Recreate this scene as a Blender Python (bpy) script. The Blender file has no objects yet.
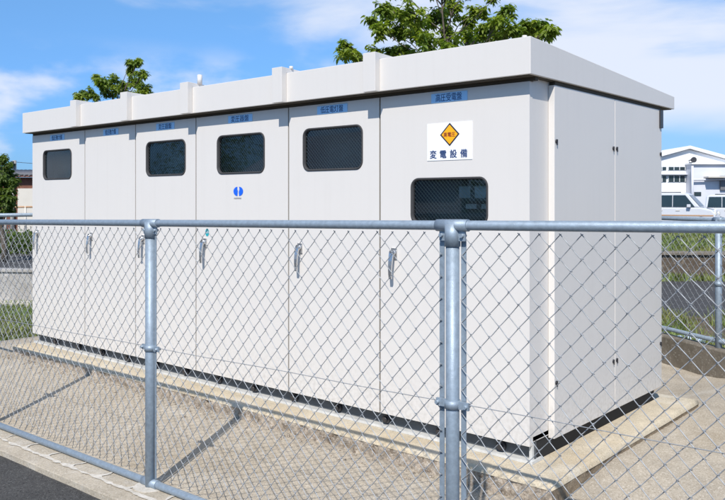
import bpy, bmesh, math, random
from mathutils import Vector, Matrix, noise
R = math.radians
random.seed(7)
sc = bpy.context.scene
col = sc.collection

# ------------------------------------------------------------------ camera, sky, sun
cam_d = bpy.data.cameras.new("camera"); cam = bpy.data.objects.new("camera", cam_d); col.objects.link(cam)
cam.location = (0, 0, 1.66); cam.rotation_euler = (R(90), 0, R(40.8))
cam_d.sensor_width = 36; cam_d.lens = 38.96; cam_d.shift_y = -0.0690
cam_d.clip_start = .05; cam_d.clip_end = 3000
cam_d.dof.use_dof = True; cam_d.dof.focus_distance = 4.6; cam_d.dof.aperture_fstop = 11
sc.camera = cam
SUN = Vector((.54, -1.0, 1.15)).normalized()
EL = math.asin(SUN.z); AZ = math.atan2(SUN.x, SUN.y)
sun_d = bpy.data.lights.new("sun", 'SUN'); sun_d.energy = 4.1; sun_d.angle = R(.53); sun_d.color = (1, .945, .87)
sun = bpy.data.objects.new("sun", sun_d); col.objects.link(sun)
sun.rotation_euler = SUN.to_track_quat('Z', 'Y').to_euler(); sun.location = SUN * 30
sc.view_settings.view_transform = 'Standard'; sc.view_settings.look = 'None'
sc.view_settings.exposure = 0.33; sc.view_settings.gamma = 1

CA, SA = math.cos(R(40.8)), math.sin(R(40.8))
def site(l, d):                       # street frame: l along the street, d away from it
    return (l * CA - d * SA, l * SA + d * CA)

world = bpy.data.worlds.new("World"); sc.world = world; world.use_nodes = True
nt = world.node_tree; nt.nodes.clear(); N = nt.nodes.new; L = nt.links.new
out = N('ShaderNodeOutputWorld'); bg = N('ShaderNodeBackground'); bg.inputs[1].default_value = .105
sky = N('ShaderNodeTexSky'); sky.sky_type = 'NISHITA'; sky.sun_disc = False
sky.sun_elevation = EL; sky.sun_rotation = AZ; sky.air_density = 1.0; sky.dust_density = .3; sky.ozone_density = 3.0
tc = N('ShaderNodeTexCoord')
tint = N('ShaderNodeMix'); tint.data_type = 'RGBA'; tint.blend_type = 'MULTIPLY'; tint.inputs[0].default_value = 1
sx = N('ShaderNodeSeparateXYZ'); L(tc.outputs['Generated'], sx.inputs[0])
rampz = N('ShaderNodeValToRGB'); L(sx.outputs[2], rampz.inputs[0])
rampz.color_ramp.elements[0].position = 0.0; rampz.color_ramp.elements[0].color = (.24, .47, .96, 1)
rampz.color_ramp.elements[1].position = .32; rampz.color_ramp.elements[1].color = (.78, 1.09, 1.25, 1)
L(rampz.outputs[0], tint.inputs[7]); L(sky.outputs[0], tint.inputs[6])
mp = N('ShaderNodeMapping'); mp.inputs['Scale'].default_value = (1.0, 1.0, 3.2); mp.inputs['Location'].default_value = (.35, .1, .22)
L(tc.outputs['Generated'], mp.inputs[0])
n1 = N('ShaderNodeTexNoise'); n1.inputs['Scale'].default_value = 2.6; n1.inputs['Detail'].default_value = 7
n1.inputs['Roughness'].default_value = .52; n1.inputs['Distortion'].default_value = .35
L(mp.outputs[0], n1.inputs[0])
# the cloud bank lies in one quarter of the sky
cd = Vector((*site(.45, 1), .22)).normalized()
dot = N('ShaderNodeVectorMath'); dot.operation = 'DOT_PRODUCT'; dot.inputs[1].default_value = cd
L(tc.outputs['Generated'], dot.inputs[0])
mr = N('ShaderNodeMapRange'); mr.inputs[1].default_value = .86; mr.inputs[2].default_value = .99
mr.inputs[3].default_value = -.06; mr.inputs[4].default_value = .24; L(dot.outputs['Value'], mr.inputs[0])
ad = N('ShaderNodeMath'); ad.operation = 'ADD'; L(n1.outputs[0], ad.inputs[0]); L(mr.outputs[0], ad.inputs[1])
cr = N('ShaderNodeMapRange'); cr.interpolation_type = 'SMOOTHSTEP'
cr.inputs[1].default_value = .47; cr.inputs[2].default_value = .72; cr.inputs[4].default_value = .9; L(ad.outputs[0], cr.inputs[0])
base = N('ShaderNodeMapRange'); base.interpolation_type = 'SMOOTHSTEP'; base.inputs[1].default_value = .075; base.inputs[2].default_value = .125; base.inputs[3].default_value = .12
wob = N('ShaderNodeMath'); wob.operation = 'MULTIPLY_ADD'; wob.inputs[1].default_value = .12; L(n1.outputs[0], wob.inputs[0])
sb = N('ShaderNodeMath'); sb.operation = 'SUBTRACT'; sb.inputs[1].default_value = .06; L(sx.outputs[2], sb.inputs[0]); L(sb.outputs[0], wob.inputs[2]); L(wob.outputs[0], base.inputs[0])
cmu = N('ShaderNodeMath'); cmu.operation = 'MULTIPLY'; L(cr.outputs[0], cmu.inputs[0]); L(base.outputs[0], cmu.inputs[1])
n5 = N('ShaderNodeTexNoise'); n5.inputs['Scale'].default_value = 7; n5.inputs['Detail'].default_value = 6; n5.inputs['Roughness'].default_value = .5
mp5 = N('ShaderNodeMapping'); mp5.inputs['Scale'].default_value = (1, 1, 2.2); mp5.inputs['Location'].default_value = (.2, .7, .1); L(tc.outputs['Generated'], mp5.inputs[0]); L(mp5.outputs[0], n5.inputs[0])
pf = N('ShaderNodeMapRange'); pf.interpolation_type = 'SMOOTHSTEP'; pf.inputs[1].default_value = .46; pf.inputs[2].default_value = .66; pf.inputs[4].default_value = .8; L(n5.outputs[0], pf.inputs[0])
pz = N('ShaderNodeMapRange'); pz.interpolation_type = 'SMOOTHSTEP'; pz.inputs[1].default_value = .20; pz.inputs[2].default_value = .13; L(sx.outputs[2], pz.inputs[0])
pm = N('ShaderNodeMath'); pm.operation = 'MULTIPLY'; L(pf.outputs[0], pm.inputs[0]); L(pz.outputs[0], pm.inputs[1])
pr = N('ShaderNodeMapRange'); pr.inputs[1].default_value = .97; pr.inputs[2].default_value = .90; L(dot.outputs['Value'], pr.inputs[0])
pm2 = N('ShaderNodeMath'); pm2.operation = 'MULTIPLY'; L(pm.outputs[0], pm2.inputs[0]); L(pr.outputs[0], pm2.inputs[1])
mxx = N('ShaderNodeMath'); mxx.operation = 'MAXIMUM'; L(cmu.outputs[0], mxx.inputs[0]); L(pm2.outputs[0], mxx.inputs[1])
cm = N('ShaderNodeMix'); cm.data_type = 'RGBA'; cm.inputs[7].default_value = (6.4, 6.75, 7.6, 1)
L(mxx.outputs[0], cm.inputs[0]); L(tint.outputs[2], cm.inputs[6]); L(cm.outputs[2], bg.inputs[0]); L(bg.outputs[0], out.inputs[0])

# ------------------------------------------------------------------ materials
def mat(name, c, rough=.6, metal=0., var=.08, scale=6., bump=0., bscale=60., c2=None, spec=.5, detail=6, coat=0):
    m = bpy.data.materials.new(name); m.use_nodes = True; t = m.node_tree; b = t.nodes['Principled BSDF']
    b.inputs['Roughness'].default_value = rough; b.inputs['Metallic'].default_value = metal
    b.inputs['Specular IOR Level'].default_value = spec; b.inputs['Coat Weight'].default_value = coat
    co = t.nodes.new('ShaderNodeTexCoord'); no = t.nodes.new('ShaderNodeTexNoise')
    no.inputs['Scale'].default_value = scale; no.inputs['Detail'].default_value = detail; no.inputs['Roughness'].default_value = .6
    t.links.new(co.outputs['Object'], no.inputs[0])
    mx = t.nodes.new('ShaderNodeMix'); mx.data_type = 'RGBA'
    rp = t.nodes.new('ShaderNodeMapRange'); rp.inputs[1].default_value = .32; rp.inputs[2].default_value = .68
    t.links.new(no.outputs[0], rp.inputs[0]); t.links.new(rp.outputs[0], mx.inputs[0])
    a = c2 if c2 else tuple(v * (1 - var) for v in c)
    bb = c if c2 else tuple(min(1, v * (1 + var)) for v in c)
    mx.inputs[6].default_value = (*a, 1); mx.inputs[7].default_value = (*bb, 1)
    t.links.new(mx.outputs[2], b.inputs['Base Color'])
    if bump:
        n2 = t.nodes.new('ShaderNodeTexNoise'); n2.inputs['Scale'].default_value = bscale; n2.inputs['Detail'].default_value = 4
        t.links.new(co.outputs['Object'], n2.inputs[0])
        bp = t.nodes.new('ShaderNodeBump'); bp.inputs['Strength'].default_value = bump; bp.inputs['Distance'].default_value = .01
        t.links.new(n2.outputs[0], bp.inputs['Height']); t.links.new(bp.outputs[0], b.inputs['Normal'])
    return m

def concrete(name, base, dark, pale, speck=.5, stain=.5, speck_scale=90, stain_scale=1.3, bump=.5, speck_dark=(.12, .10, .08)):
    """mottled concrete: broad stains, fine mottle, dark and pale aggregate grains"""
    m = bpy.data.materials.new(name); m.use_nodes = True; t = m.node_tree; b = t.nodes['Principled BSDF']
    b.inputs['Roughness'].default_value = .9; b.inputs['Specular IOR Level'].default_value = .25
    nn = t.nodes.new; lk = t.links.new
    co = nn('ShaderNodeTexCoord')
    def noi(s, d, r=.6, dist=0):
        n = nn('ShaderNodeTexNoise'); n.inputs['Scale'].default_value = s; n.inputs['Detail'].default_value = d
        n.inputs['Roughness'].default_value = r; n.inputs['Distortion'].default_value = dist; lk(co.outputs['Object'], n.inputs[0]); return n.outputs[0]
    def rng(x, a, c_, o=1.):
        r = nn('ShaderNodeMapRange'); r.inputs[1].default_value = a; r.inputs[2].default_value = c_; r.inputs[4].default_value = o; lk(x, r.inputs[0]); return r.outputs[0]
    def mix(f, a, c_):
        x = nn('ShaderNodeMix'); x.data_type = 'RGBA'; lk(f, x.inputs[0])
        for i, v in ((6, a), (7, c_)):
            if isinstance(v, tuple): x.inputs[i].default_value = (*v, 1)
            else: lk(v, x.inputs[i])
        return x.outputs[2]
    c1 = mix(rng(noi(7, 6), .35, .65), base, tuple(v * .82 for v in base))
    c2 = mix(rng(noi(stain_scale, 7, .65, .6), .48, .72, stain), c1, dark)
    c3 = mix(rng(noi(stain_scale * 2.1, 5, .6, .4), .56, .72, .6), c2, pale)
    v = nn('ShaderNodeTexVoronoi'); v.inputs['Scale'].default_value = speck_scale; lk(co.outputs['Object'], v.inputs[0])
    sp = nn('ShaderNodeSeparateColor'); lk(v.outputs['Color'], sp.inputs[0])
    c4 = mix(rng(sp.outputs[0], .72, .80, speck), c3, speck_dark)
    c5 = mix(rng(sp.outputs[1], .86, .92, speck * .8), c4, tuple(min(1, q * 1.5) for q in pale))
    lk(c5, b.inputs['Base Color'])
    bp = nn('ShaderNodeBump'); bp.inputs['Strength'].default_value = bump; bp.inputs['Distance'].default_value = .006
    lk(noi(speck_scale * .8, 5, .7), bp.inputs['Height']); lk(bp.outputs[0], b.inputs['Normal'])
    return m

def paint_mat(name, c, dirt=(.30, .27, .22)):
    """cabinet paint: faint orange peel, thin vertical dust streaks that gather low down"""
    m = bpy.data.materials.new(name); m.use_nodes = True; t = m.node_tree; b = t.nodes['Principled BSDF']
    b.inputs['Roughness'].default_value = .42; nn = t.nodes.new; lk = t.links.new
    co = nn('ShaderNodeTexCoord'); ge = nn('ShaderNodeNewGeometry'); mp = nn('ShaderNodeMapping'); mp.inputs['Scale'].default_value = (22, 22, .8)
    lk(ge.outputs['Position'], mp.inputs[0])
    n = nn('ShaderNodeTexNoise'); n.inputs['Scale'].default_value = 1; n.inputs['Detail'].default_value = 5; lk(mp.outputs[0], n.inputs[0])
    r = nn('ShaderNodeMapRange'); r.inputs[1].default_value = .5; r.inputs[2].default_value = .8; r.inputs[4].default_value = .09; lk(n.outputs[0], r.inputs[0])
    n3 = nn('ShaderNodeTexNoise'); n3.inputs['Scale'].default_value = 1.7; n3.inputs['Detail'].default_value = 6; lk(ge.outputs['Position'], n3.inputs[0])
    mu = nn('ShaderNodeMath'); mu.operation = 'MULTIPLY'; lk(r.outputs[0], mu.inputs[0]); lk(n3.outputs[0], mu.inputs[1])
    sz = nn('ShaderNodeSeparateXYZ'); lk(ge.outputs['Position'], sz.inputs[0])
    lo = nn('ShaderNodeMapRange'); lo.inputs[1].default_value = .62; lo.inputs[2].default_value = .25; lo.inputs[4].default_value = .34; lk(sz.outputs[2], lo.inputs[0])
    ns = nn('ShaderNodeTexNoise'); ns.inputs['Scale'].default_value = 38; ns.inputs['Detail'].default_value = 5; lk(ge.outputs['Position'], ns.inputs[0])
    nr = nn('ShaderNodeMapRange'); nr.inputs[1].default_value = .42; nr.inputs[2].default_value = .70; lk(ns.outputs[0], nr.inputs[0])
    ml = nn('ShaderNodeMath'); ml.operation = 'MULTIPLY_ADD'; lk(lo.outputs[0], ml.inputs[0]); lk(nr.outputs[0], ml.inputs[1]); lk(mu.outputs[0], ml.inputs[2])
    x = nn('ShaderNodeMix'); x.data_type = 'RGBA'; x.inputs[6].default_value = (*c, 1); x.inputs[7].default_value = (*dirt, 1); lk(ml.outputs[0], x.inputs[0])
    lk(x.outputs[2], b.inputs['Base Color'])
    n2 = nn('ShaderNodeTexNoise'); n2.inputs['Scale'].default_value = 140; lk(ge.outputs['Position'], n2.inputs[0])
    n4 = nn('ShaderNodeTexNoise'); n4.inputs['Scale'].default_value = 2.2; lk(ge.outputs['Position'], n4.inputs[0])
    bp = nn('ShaderNodeBump'); bp.inputs['Strength'].default_value = .06; bp.inputs['Distance'].default_value = .002; lk(n2.outputs[0], bp.inputs['Height'])
    b2 = nn('ShaderNodeBump'); b2.inputs['Strength'].default_value = .12; b2.inputs['Distance'].default_value = .02; lk(n4.outputs[0], b2.inputs['Height'])
    lk(bp.outputs[0], b2.inputs['Normal']); lk(b2.outputs[0], b.inputs['Normal'])
    return m

M = {}
M['paint'] = paint_mat('cabinet paint', (.665, .635, .60))
M['gasket'] = mat('seam gasket', (.10, .085, .06), .8)
M['inside'] = mat('cabinet interior', (.20, .205, .185), .7)
M['rubber'] = mat('window rubber', (.04, .04, .042), .8)
M['channel'] = mat('base channel steel', (.075, .085, .095), .6, .0, .2, 9, .2)
M['flange'] = mat('pale galvanised flange', (.60, .60, .58), .5, .1, .15, 12)
M['chrome'] = mat('chromed handle', (.62, .62, .62), .22, .9, .05, 20)
M['latch'] = mat('dark latch', (.03, .03, .035), .4)
M['black'] = mat('black base gap shade', (.010, .011, .014), .7)  # black standing in for the shade under the cabinet side
M['plate'] = mat('pale blue plate', (.36, .66, 1.0), .4, var=.02)
M['navy'] = mat('navy lettering', (.02, .05, .16), .5, var=.02)
M['signwhite'] = mat('sign white', (.83, .84, .86), .4, var=.01)
M['amber'] = mat('sign amber', (.90, .42, .01), .4, var=.02)
M['signdark'] = mat('sign black', (.025, .025, .04), .4)
M['signred'] = mat('sign red lettering', (.30, .03, .02), .4)
M['blue'] = mat('emblem blue', (.01, .12, .72), .4, var=.02)
M['teal'] = mat('teal sticker', (.02, .36, .42), .4)
M['greytext'] = mat('grey lettering', (.25, .25, .28), .5)
M['meterface'] = mat('meter face', (.55, .62, .66), .4, var=.02)
M['meshwire'] = mat('window wire', (.70, .68, .60), .5, .1)
M['lampred'] = mat('red lamp lens', (.35, .02, .02), .3)
M['lampgreen'] = mat('green lamp lens', (.02, .18, .05), .3)
M['galv'] = mat('galvanised pipe', (.27, .33, .39), .50, .3, .14, 45, .12, 260)
M['galvwire'] = mat('galvanised wire', (.33, .345, .36), .5, .3, .25, 60)
M['plinth_side'] = concrete('brown plinth edge', (.26, .20, .135), (.09, .07, .045), (.40, .33, .24), .3, .8, 140, 6, .6)  # darker brown than the plinth top
M['plinth'] = concrete('cream plinth concrete', (.58, .50, .37), (.44, .33, .19), (.58, .54, .46), .25, .5, 160, 1.7, .3)
M['rough'] = concrete('rough pebbled concrete', (.50, .42, .33), (.10, .065, .04), (.78, .72, .63), .25, 1.0, 120, 19, 1.4, (.14, .09, .06))
M['eave_shade'] = mat('dark eave shade', (.060, .050, .035), .8)  # painted shade for the hollow roof underside and the gap below it
M['yard'] = concrete('yard concrete', (.46, .40, .315), (.33, .27, .19), (.54, .495, .42), .38, .75, 150, 1.1, .6, (.20, .16, .11))
M['kerb'] = concrete('kerb concrete', (.49, .43, .34), (.33, .28, .21), (.54, .51, .46), .25, .5, 120, 2.2, .5)
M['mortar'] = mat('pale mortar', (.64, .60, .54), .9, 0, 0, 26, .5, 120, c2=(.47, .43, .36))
M['asphalt'] = concrete('asphalt', (.078, .076, .074), (.055, .053, .050), (.11, .11, .105), .6, .5, 150, 1.1, 1., (.02, .02, .02))
M['roadgrey'] = concrete('worn road', (.068, .066, .066), (.06, .06, .065), (.11, .11, .115), .3, .5, 60, .6, .6, (.04, .04, .04))
M['wall'] = concrete('aged wall concrete', (.22, .19, .15), (.09, .075, .05), (.32, .30, .26), .3, .7, 60, 1.6, .6)
M['wallpale'] = concrete('pale wall concrete', (.42, .40, .37), (.20, .18, .15), (.54, .52, .50), .1, .7, 90, 2.0, .5)
M['wallbrown'] = concrete('brown stained wall', (.11, .085, .062), (.06, .05, .035), (.24, .20, .15), .4, .7, 20, 1.6, .8)
M['soil'] = mat('soil', (.16, .12, .075), .95, 0, 0, 3, 1, 40, c2=(.06, .05, .03))
M['turf'] = mat('turf', (.07, .10, .03), .95, 0, 0, 2, 1, 50, c2=(.12, .12, .05))
M['grass'] = mat('grass blades', (.11, .17, .035), .6, 0, 0, 1.2, c2=(.19, .20, .06))
M['bark'] = mat('bark', (.10, .08, .06), .9, 0, .3, 12, .8, 60)
def leafmat(name, a, b_):
    m = mat(name, a, .5, 0, 0, 2.6, c2=b_, detail=3); t = m.node_tree; b = t.nodes['Principled BSDF']
    tr = t.nodes.new('ShaderNodeBsdfTranslucent'); ms = t.nodes.new('ShaderNodeMixShader'); ms.inputs[0].default_value = .45
    mx = [n for n in t.nodes if n.type == 'MIX'][0]
    g = t.nodes.new('ShaderNodeMix'); g.data_type = 'RGBA'; g.blend_type = 'MULTIPLY'; g.inputs[0].default_value = 1; g.inputs[7].default_value = (1.5, 1.6, .6, 1)
    t.links.new(mx.outputs[2], g.inputs[6]); t.links.new(g.outputs[2], tr.inputs[0])
    o = [n for n in t.nodes if n.type == 'OUTPUT_MATERIAL'][0]
    t.links.new(b.outputs[0], ms.inputs[1]); t.links.new(tr.outputs[0], ms.inputs[2]); t.links.new(ms.outputs[0], o.inputs[0]); return m
M['leaf'] = leafmat('leaf green', (.30, .36, .05), (.11, .18, .03))
M['leafdark'] = leafmat('leaf dark green', (.15, .21, .04), (.07, .115, .025))
M['white'] = mat('white wall', (.80, .80, .80), .6, 0, .02, 1)
M['lavender'] = mat('pale grey cladding', (.62, .63, .68), .6, 0, .03, 1)
M['glassdark'] = mat('dark window glass', (.03, .045, .05), .08, 0, .1, 2)
M['brown'] = mat('brown siding', (.16, .065, .04), .8, 0, .15, 3)
M['roofgrey'] = mat('grey roof', (.16, .16, .17), .6, 0, .1, 3)
M['cream'] = mat('cream metal', (.60, .56, .49), .5, 0, .03, 3)
M['carwhite'] = mat('white car paint', (.60, .61, .64), .2, 0, .01, 2, coat=.6)
M['carglass'] = mat('car glass', (.02, .035, .04), .06, 0, .1, 3)
M['tyre'] = mat('tyre rubber', (.02, .02, .02), .8)
M['rim'] = mat('wheel metal', (.5, .5, .52), .35, .7)
M['stripe'] = mat('tan stripe', (.45, .26, .14), .4, 0, .02)
M['amberlens'] = mat('lamp lens', (.75, .72, .62), .15, 0, .05)
M['pole'] = mat('concrete pole', (.30, .29, .28), .8, 0, .1, 8)
M['dkmetal'] = mat('dark metal', (.05, .05, .055), .5, .3)
M['blueplastic'] = mat('blue plastic', (.18, .32, .50), .45, 0, 0, 9, c2=(.55, .62, .70))
def glass_mat():
    m = bpy.data.materials.new('window glass'); m.use_nodes = True; t = m.node_tree; t.nodes.clear()
    o = t.nodes.new('ShaderNodeOutputMaterial'); tr = t.nodes.new('ShaderNodeBsdfTransparent'); tr.inputs[0].default_value = (.80, .86, .84, 1)
    gl = t.nodes.new('ShaderNodeBsdfGlossy'); gl.inputs['Roughness'].default_value = .02; gl.inputs[0].default_value = (.9, .95, 1, 1)
    fr = t.nodes.new('ShaderNodeFresnel'); fr.inputs[0].default_value = 1.55; ms = t.nodes.new('ShaderNodeMixShader')
    t.links.new(fr.outputs[0], ms.inputs[0]); t.links.new(tr.outputs[0], ms.inputs[1]); t.links.new(gl.outputs[0], ms.inputs[2]); t.links.new(ms.outputs[0], o.inputs[0])
    return m
M['glass'] = glass_mat()

# ------------------------------------------------------------------ mesh helpers
def box(bm, x0, x1, y0, y1, z0, z1, mi=0, rot=None):
    vs = [bm.verts.new((x, y, z)) for z in (z0, z1) for x, y in ((x0, y0), (x1, y0), (x1, y1), (x0, y1))]
    if rot is not None:
        for v in vs: v.co = rot @ v.co
    for f in ((0, 3, 2, 1), (4, 5, 6, 7), (0, 1, 5, 4), (1, 2, 6, 5), (2, 3, 7, 6), (3, 0, 4, 7)):
        fc = bm.faces.new([vs[i] for i in f]); fc.material_index = mi
    return vs
def prism(bm, pts, h0, h1, mi=0):
    """pts: list of (x,y); h0/h1 number or function giving z"""
    g0 = h0 if callable(h0) else (lambda x, y: h0); g1 = h1 if callable(h1) else (lambda x, y: h1)
    a = [bm.verts.new((x, y, g0(x, y))) for x, y in pts]; b = [bm.verts.new((x, y, g1(x, y))) for x, y in pts]
    n = len(pts)
    fs = [bm.faces.new(a[::-1]), bm.faces.new(b)] + [bm.faces.new((a[i], a[(i + 1) % n], b[(i + 1) % n], b[i])) for i in range(n)]
    for f in fs: f.material_index = mi
def extrude_xz(bm, pts, y0, y1, mi=0):
    a = [bm.verts.new((x, y0, z)) for x, z in pts]; b = [bm.verts.new((x, y1, z)) for x, z in pts]; n = len(pts)
    fs = [bm.faces.new(a), bm.faces.new(b[::-1])] + [bm.faces.new((a[(i + 1) % n], a[i], b[i], b[(i + 1) % n])) for i in range(n)]
    for f in fs: f.material_index = mi
def tube(bm, pts, r, sides=8, mi=0, caps=True, smooth=True):
    pts = [Vector(p) for p in pts]; rings = []; up = None
    for i, p in enumerate(pts):
        t = (pts[min(i + 1, len(pts) - 1)] - pts[max(i - 1, 0)]).normalized()
        if up is None: up = Vector((0, 0, 1)) if abs(t.z) < .9 else Vector((1, 0, 0))
        a = t.cross(up).normalized(); b = a.cross(t).normalized(); up = b
        rr = r[i] if isinstance(r, (list, tuple)) else r
        rings.append([bm.verts.new(p + (a * math.cos(2 * math.pi * k / sides) + b * math.sin(2 * math.pi * k / sides)) * rr) for k in range(sides)])
    for i in range(len(rings) - 1):
        for k in range(sides):
            f = bm.faces.new((rings[i][k], rings[i][(k + 1) % sides], rings[i + 1][(k + 1) % sides], rings[i + 1][k])); f.material_index = mi; f.smooth = smooth
    if caps:
        f = bm.faces.new(rings[0][::-1]); f.material_index = mi; f = bm.faces.new(rings[-1]); f.material_index = mi
def link_mesh(name, bm, ms, parent=None, loc=(0, 0, 0), bevel=0, recalc=True):
    if recalc: bmesh.ops.recalc_face_normals(bm, faces=bm.faces)
    me = bpy.data.meshes.new(name); bm.to_mesh(me); bm.free()
    for m in (ms if isinstance(ms, (list, tuple)) else [ms]): me.materials.append(m)
    o = bpy.data.objects.new(name, me); col.objects.link(o); o.location = loc
    if parent: o.parent = parent
    if bevel:
        b = o.modifiers.new('bevel', 'BEVEL'); b.width = bevel; b.segments = 2 if bevel < .04 else 4; b.limit_method = 'ANGLE'; b.angle_limit = R(40)
    return o
def share(name, me, parent, loc=(0, 0, 0), rot=(0, 0, 0)):
    o = bpy.data.objects.new(name, me); col.objects.link(o); o.parent = parent; o.location = loc; o.rotation_euler = rot; return o
def tag(o, label, cat, group=None):
    o['label'] = label; o['category'] = cat
    if group: o['group'] = group
    return o
def thing(name, label, cat, loc=(0, 0, 0), rz=0, group=None):
    o = bpy.data.objects.new(name, None); col.objects.link(o); o.location = loc; o.rotation_euler = (0, 0, rz); o.empty_display_size = .2
    return tag(o, label, cat, group)
def struct(name, bm, ms, bevel=0):
    o = link_mesh(name, bm, ms, bevel=bevel); o['kind'] = 'structure'; return o
def text_into(bm, s, size, origin, mi, sx=1., bold=0.):
    """text facing -Y, lower-left origin, standing in the XZ plane"""
    cu = bpy.data.curves.new('t', 'FONT'); cu.body = s; cu.size = size; cu.extrude = .0004; cu.offset = bold; cu.resolution_u = 3
    o = bpy.data.objects.new('t', cu); col.objects.link(o); bpy.context.view_layer.update()
    me = bpy.data.meshes.new_from_object(o.evaluated_get(bpy.context.evaluated_depsgraph_get()))
    xs = [v.co.x for v in me.vertices] or [0, 1]; w = max(xs) - min(xs); x0 = min(xs)
    for v in me.vertices: v.co = Vector((origin[0] + (v.co.x - x0) * sx, origin[1] - v.co.z, origin[2] + v.co.y))
    k = len(bm.faces); bm.from_mesh(me); bm.faces.ensure_lookup_table()
    for f in bm.faces[k:]: f.material_index = mi
    bpy.data.objects.remove(o); bpy.data.meshes.remove(me); bpy.data.curves.remove(cu)
    return w * sx

# ------------------------------------------------------------------ ground
def gz(x, y=0): return .0151 * (x + 4.5)             # the yard falls gently to one end
bm = bmesh.new(); prism(bm, [(-900, -900), (900, -900), (900, 900), (-900, 900)], -.6, -.20); struct('ground', bm, M['roadgrey'])
bm = bmesh.new(); prism(bm, [(-12, -6), (5, -6), (5, 2.52), (-12, 2.52)], -.5, lambda x, y: gz(x) - .035); struct('asphalt_lane', bm, M['asphalt'])
def yz(x, y): t = min(1, max(0, (y - 2.74) / 1.05)); return gz(x) * (1 - t) + (.06 - .007 * (x + 7)) * t + (.070 * min(1, max(0, (y - 3.85) / .75)) * min(1, max(0, (x + 2.3) / .3)))
bm = bmesh.new(); xs = [-8.85 + 12.85 * i / 60 for i in range(61)]; ys = [2.74, 2.9, 3.1, 3.3, 3.5, 3.7, 3.80, 3.9, 4.0, 4.1, 4.2, 4.4, 4.6, 5, 6, 8, 9.3]
g = [[bm.verts.new((x, y, yz(x, y))) for x in xs] for y in ys]
for j in range(len(ys) - 1):
    for i in range(60): bm.faces.new((g[j][i], g[j][i + 1], g[j + 1][i + 1], g[j + 1][i])).smooth = True
for i in range(60): a_, b_ = g[0][i].co, g[0][i + 1].co; bm.faces.new([bm.verts.new(p) for p in ((a_.x, a_.y, a_.z - .3), (b_.x, b_.y, b_.z - .3), b_, a_)])
struct('yard', bm, M['yard'])
# kerb under the fence, outer edge slightly uneven
bm = bmesh.new()
pts = []; n = 120
for i in range(n + 1):
    x = -12 + 17 * i / n; pts.append((x, 2.385 + .010 * noise.noise(Vector((x * 2.3, 0, 0))) + .006 * noise.noise(Vector((x * 9, 3, 0)))))
prism(bm, pts + [(5, 2.74), (-12, 2.74)], -.48, lambda x, y: gz(x) + .002); kerb = struct('kerb', bm, M['kerb'], .004)
# pale mortar smears on the kerb: one wandering line and short spurs up to the fence foot
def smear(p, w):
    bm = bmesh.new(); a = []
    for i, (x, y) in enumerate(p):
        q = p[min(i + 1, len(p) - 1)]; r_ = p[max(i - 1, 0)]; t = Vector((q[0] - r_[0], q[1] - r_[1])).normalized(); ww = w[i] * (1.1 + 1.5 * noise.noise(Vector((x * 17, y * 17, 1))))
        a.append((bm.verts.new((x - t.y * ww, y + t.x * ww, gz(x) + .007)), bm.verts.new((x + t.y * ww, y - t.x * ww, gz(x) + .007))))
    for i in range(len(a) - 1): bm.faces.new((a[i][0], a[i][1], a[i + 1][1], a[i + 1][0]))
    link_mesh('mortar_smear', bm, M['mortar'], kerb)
# bedding mortar: a wandering line along the kerb with a joint every 0.31 m
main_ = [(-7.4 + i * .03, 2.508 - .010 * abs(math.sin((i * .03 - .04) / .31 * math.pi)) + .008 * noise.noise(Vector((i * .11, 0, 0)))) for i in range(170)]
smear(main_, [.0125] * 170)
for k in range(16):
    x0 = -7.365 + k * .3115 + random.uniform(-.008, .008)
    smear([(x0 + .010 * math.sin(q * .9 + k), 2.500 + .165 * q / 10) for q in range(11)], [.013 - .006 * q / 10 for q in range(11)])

# plinth: smooth cream top, broken pebbled front face
bm = bmesh.new(); PX0, PX1, PY0, PY1, PT = -8.08, -1.955, 3.80, 6.16, .150
nx, nz = 420, 12
def rough_face(fn, n1_, n2_, amp, seed, mi):
    g = []
    for i in range(n1_ + 1):
        row = []
        for j in range(n2_ + 1):
            p, nrm = fn(i / n1_, j / n2_)
            k = 0 if j == n2_ else 1
            dsp = amp * (.5 * noise.noise(p * 9 + Vector((seed, 0, 0))) + 1.2 * noise.noise(p * 24) + .7 * noise.noise(p * 55)) * k
            if mi == 1 and k: dsp = amp * (.9 - 1.7 * noise.voronoi(p * 24)[0][0] + .8 * noise.noise(p * 11) + .35 * noise.noise(p * 70))
            row.append(bm.verts.new(p + nrm * (dsp + (.012 * (1 - j / n2_)) * k)))
        g.append(row)
    for i in range(n1_):
        for j in range(n2_):
            f = bm.faces.new((g[i][j], g[i + 1][j], g[i + 1][j + 1], g[i][j + 1])); f.material_index = mi; f.smooth = True
rough_face(lambda a, b: (Vector((PX0 + (PX1 - PX0) * a, PY0, -.12 + (PT - .030 + .12) * b)), Vector((0, -1, 0))), nx, nz, .022, 1, 1)
bm_side = 1
rough_face(lambda a, b: (Vector((PX1, PY0 + (PY1 - PY0) * a, -.12 + (PT - .030 + .12) * b)), Vector((1, 0, 0))), 130, nz, .006, 5, 2)
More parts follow.
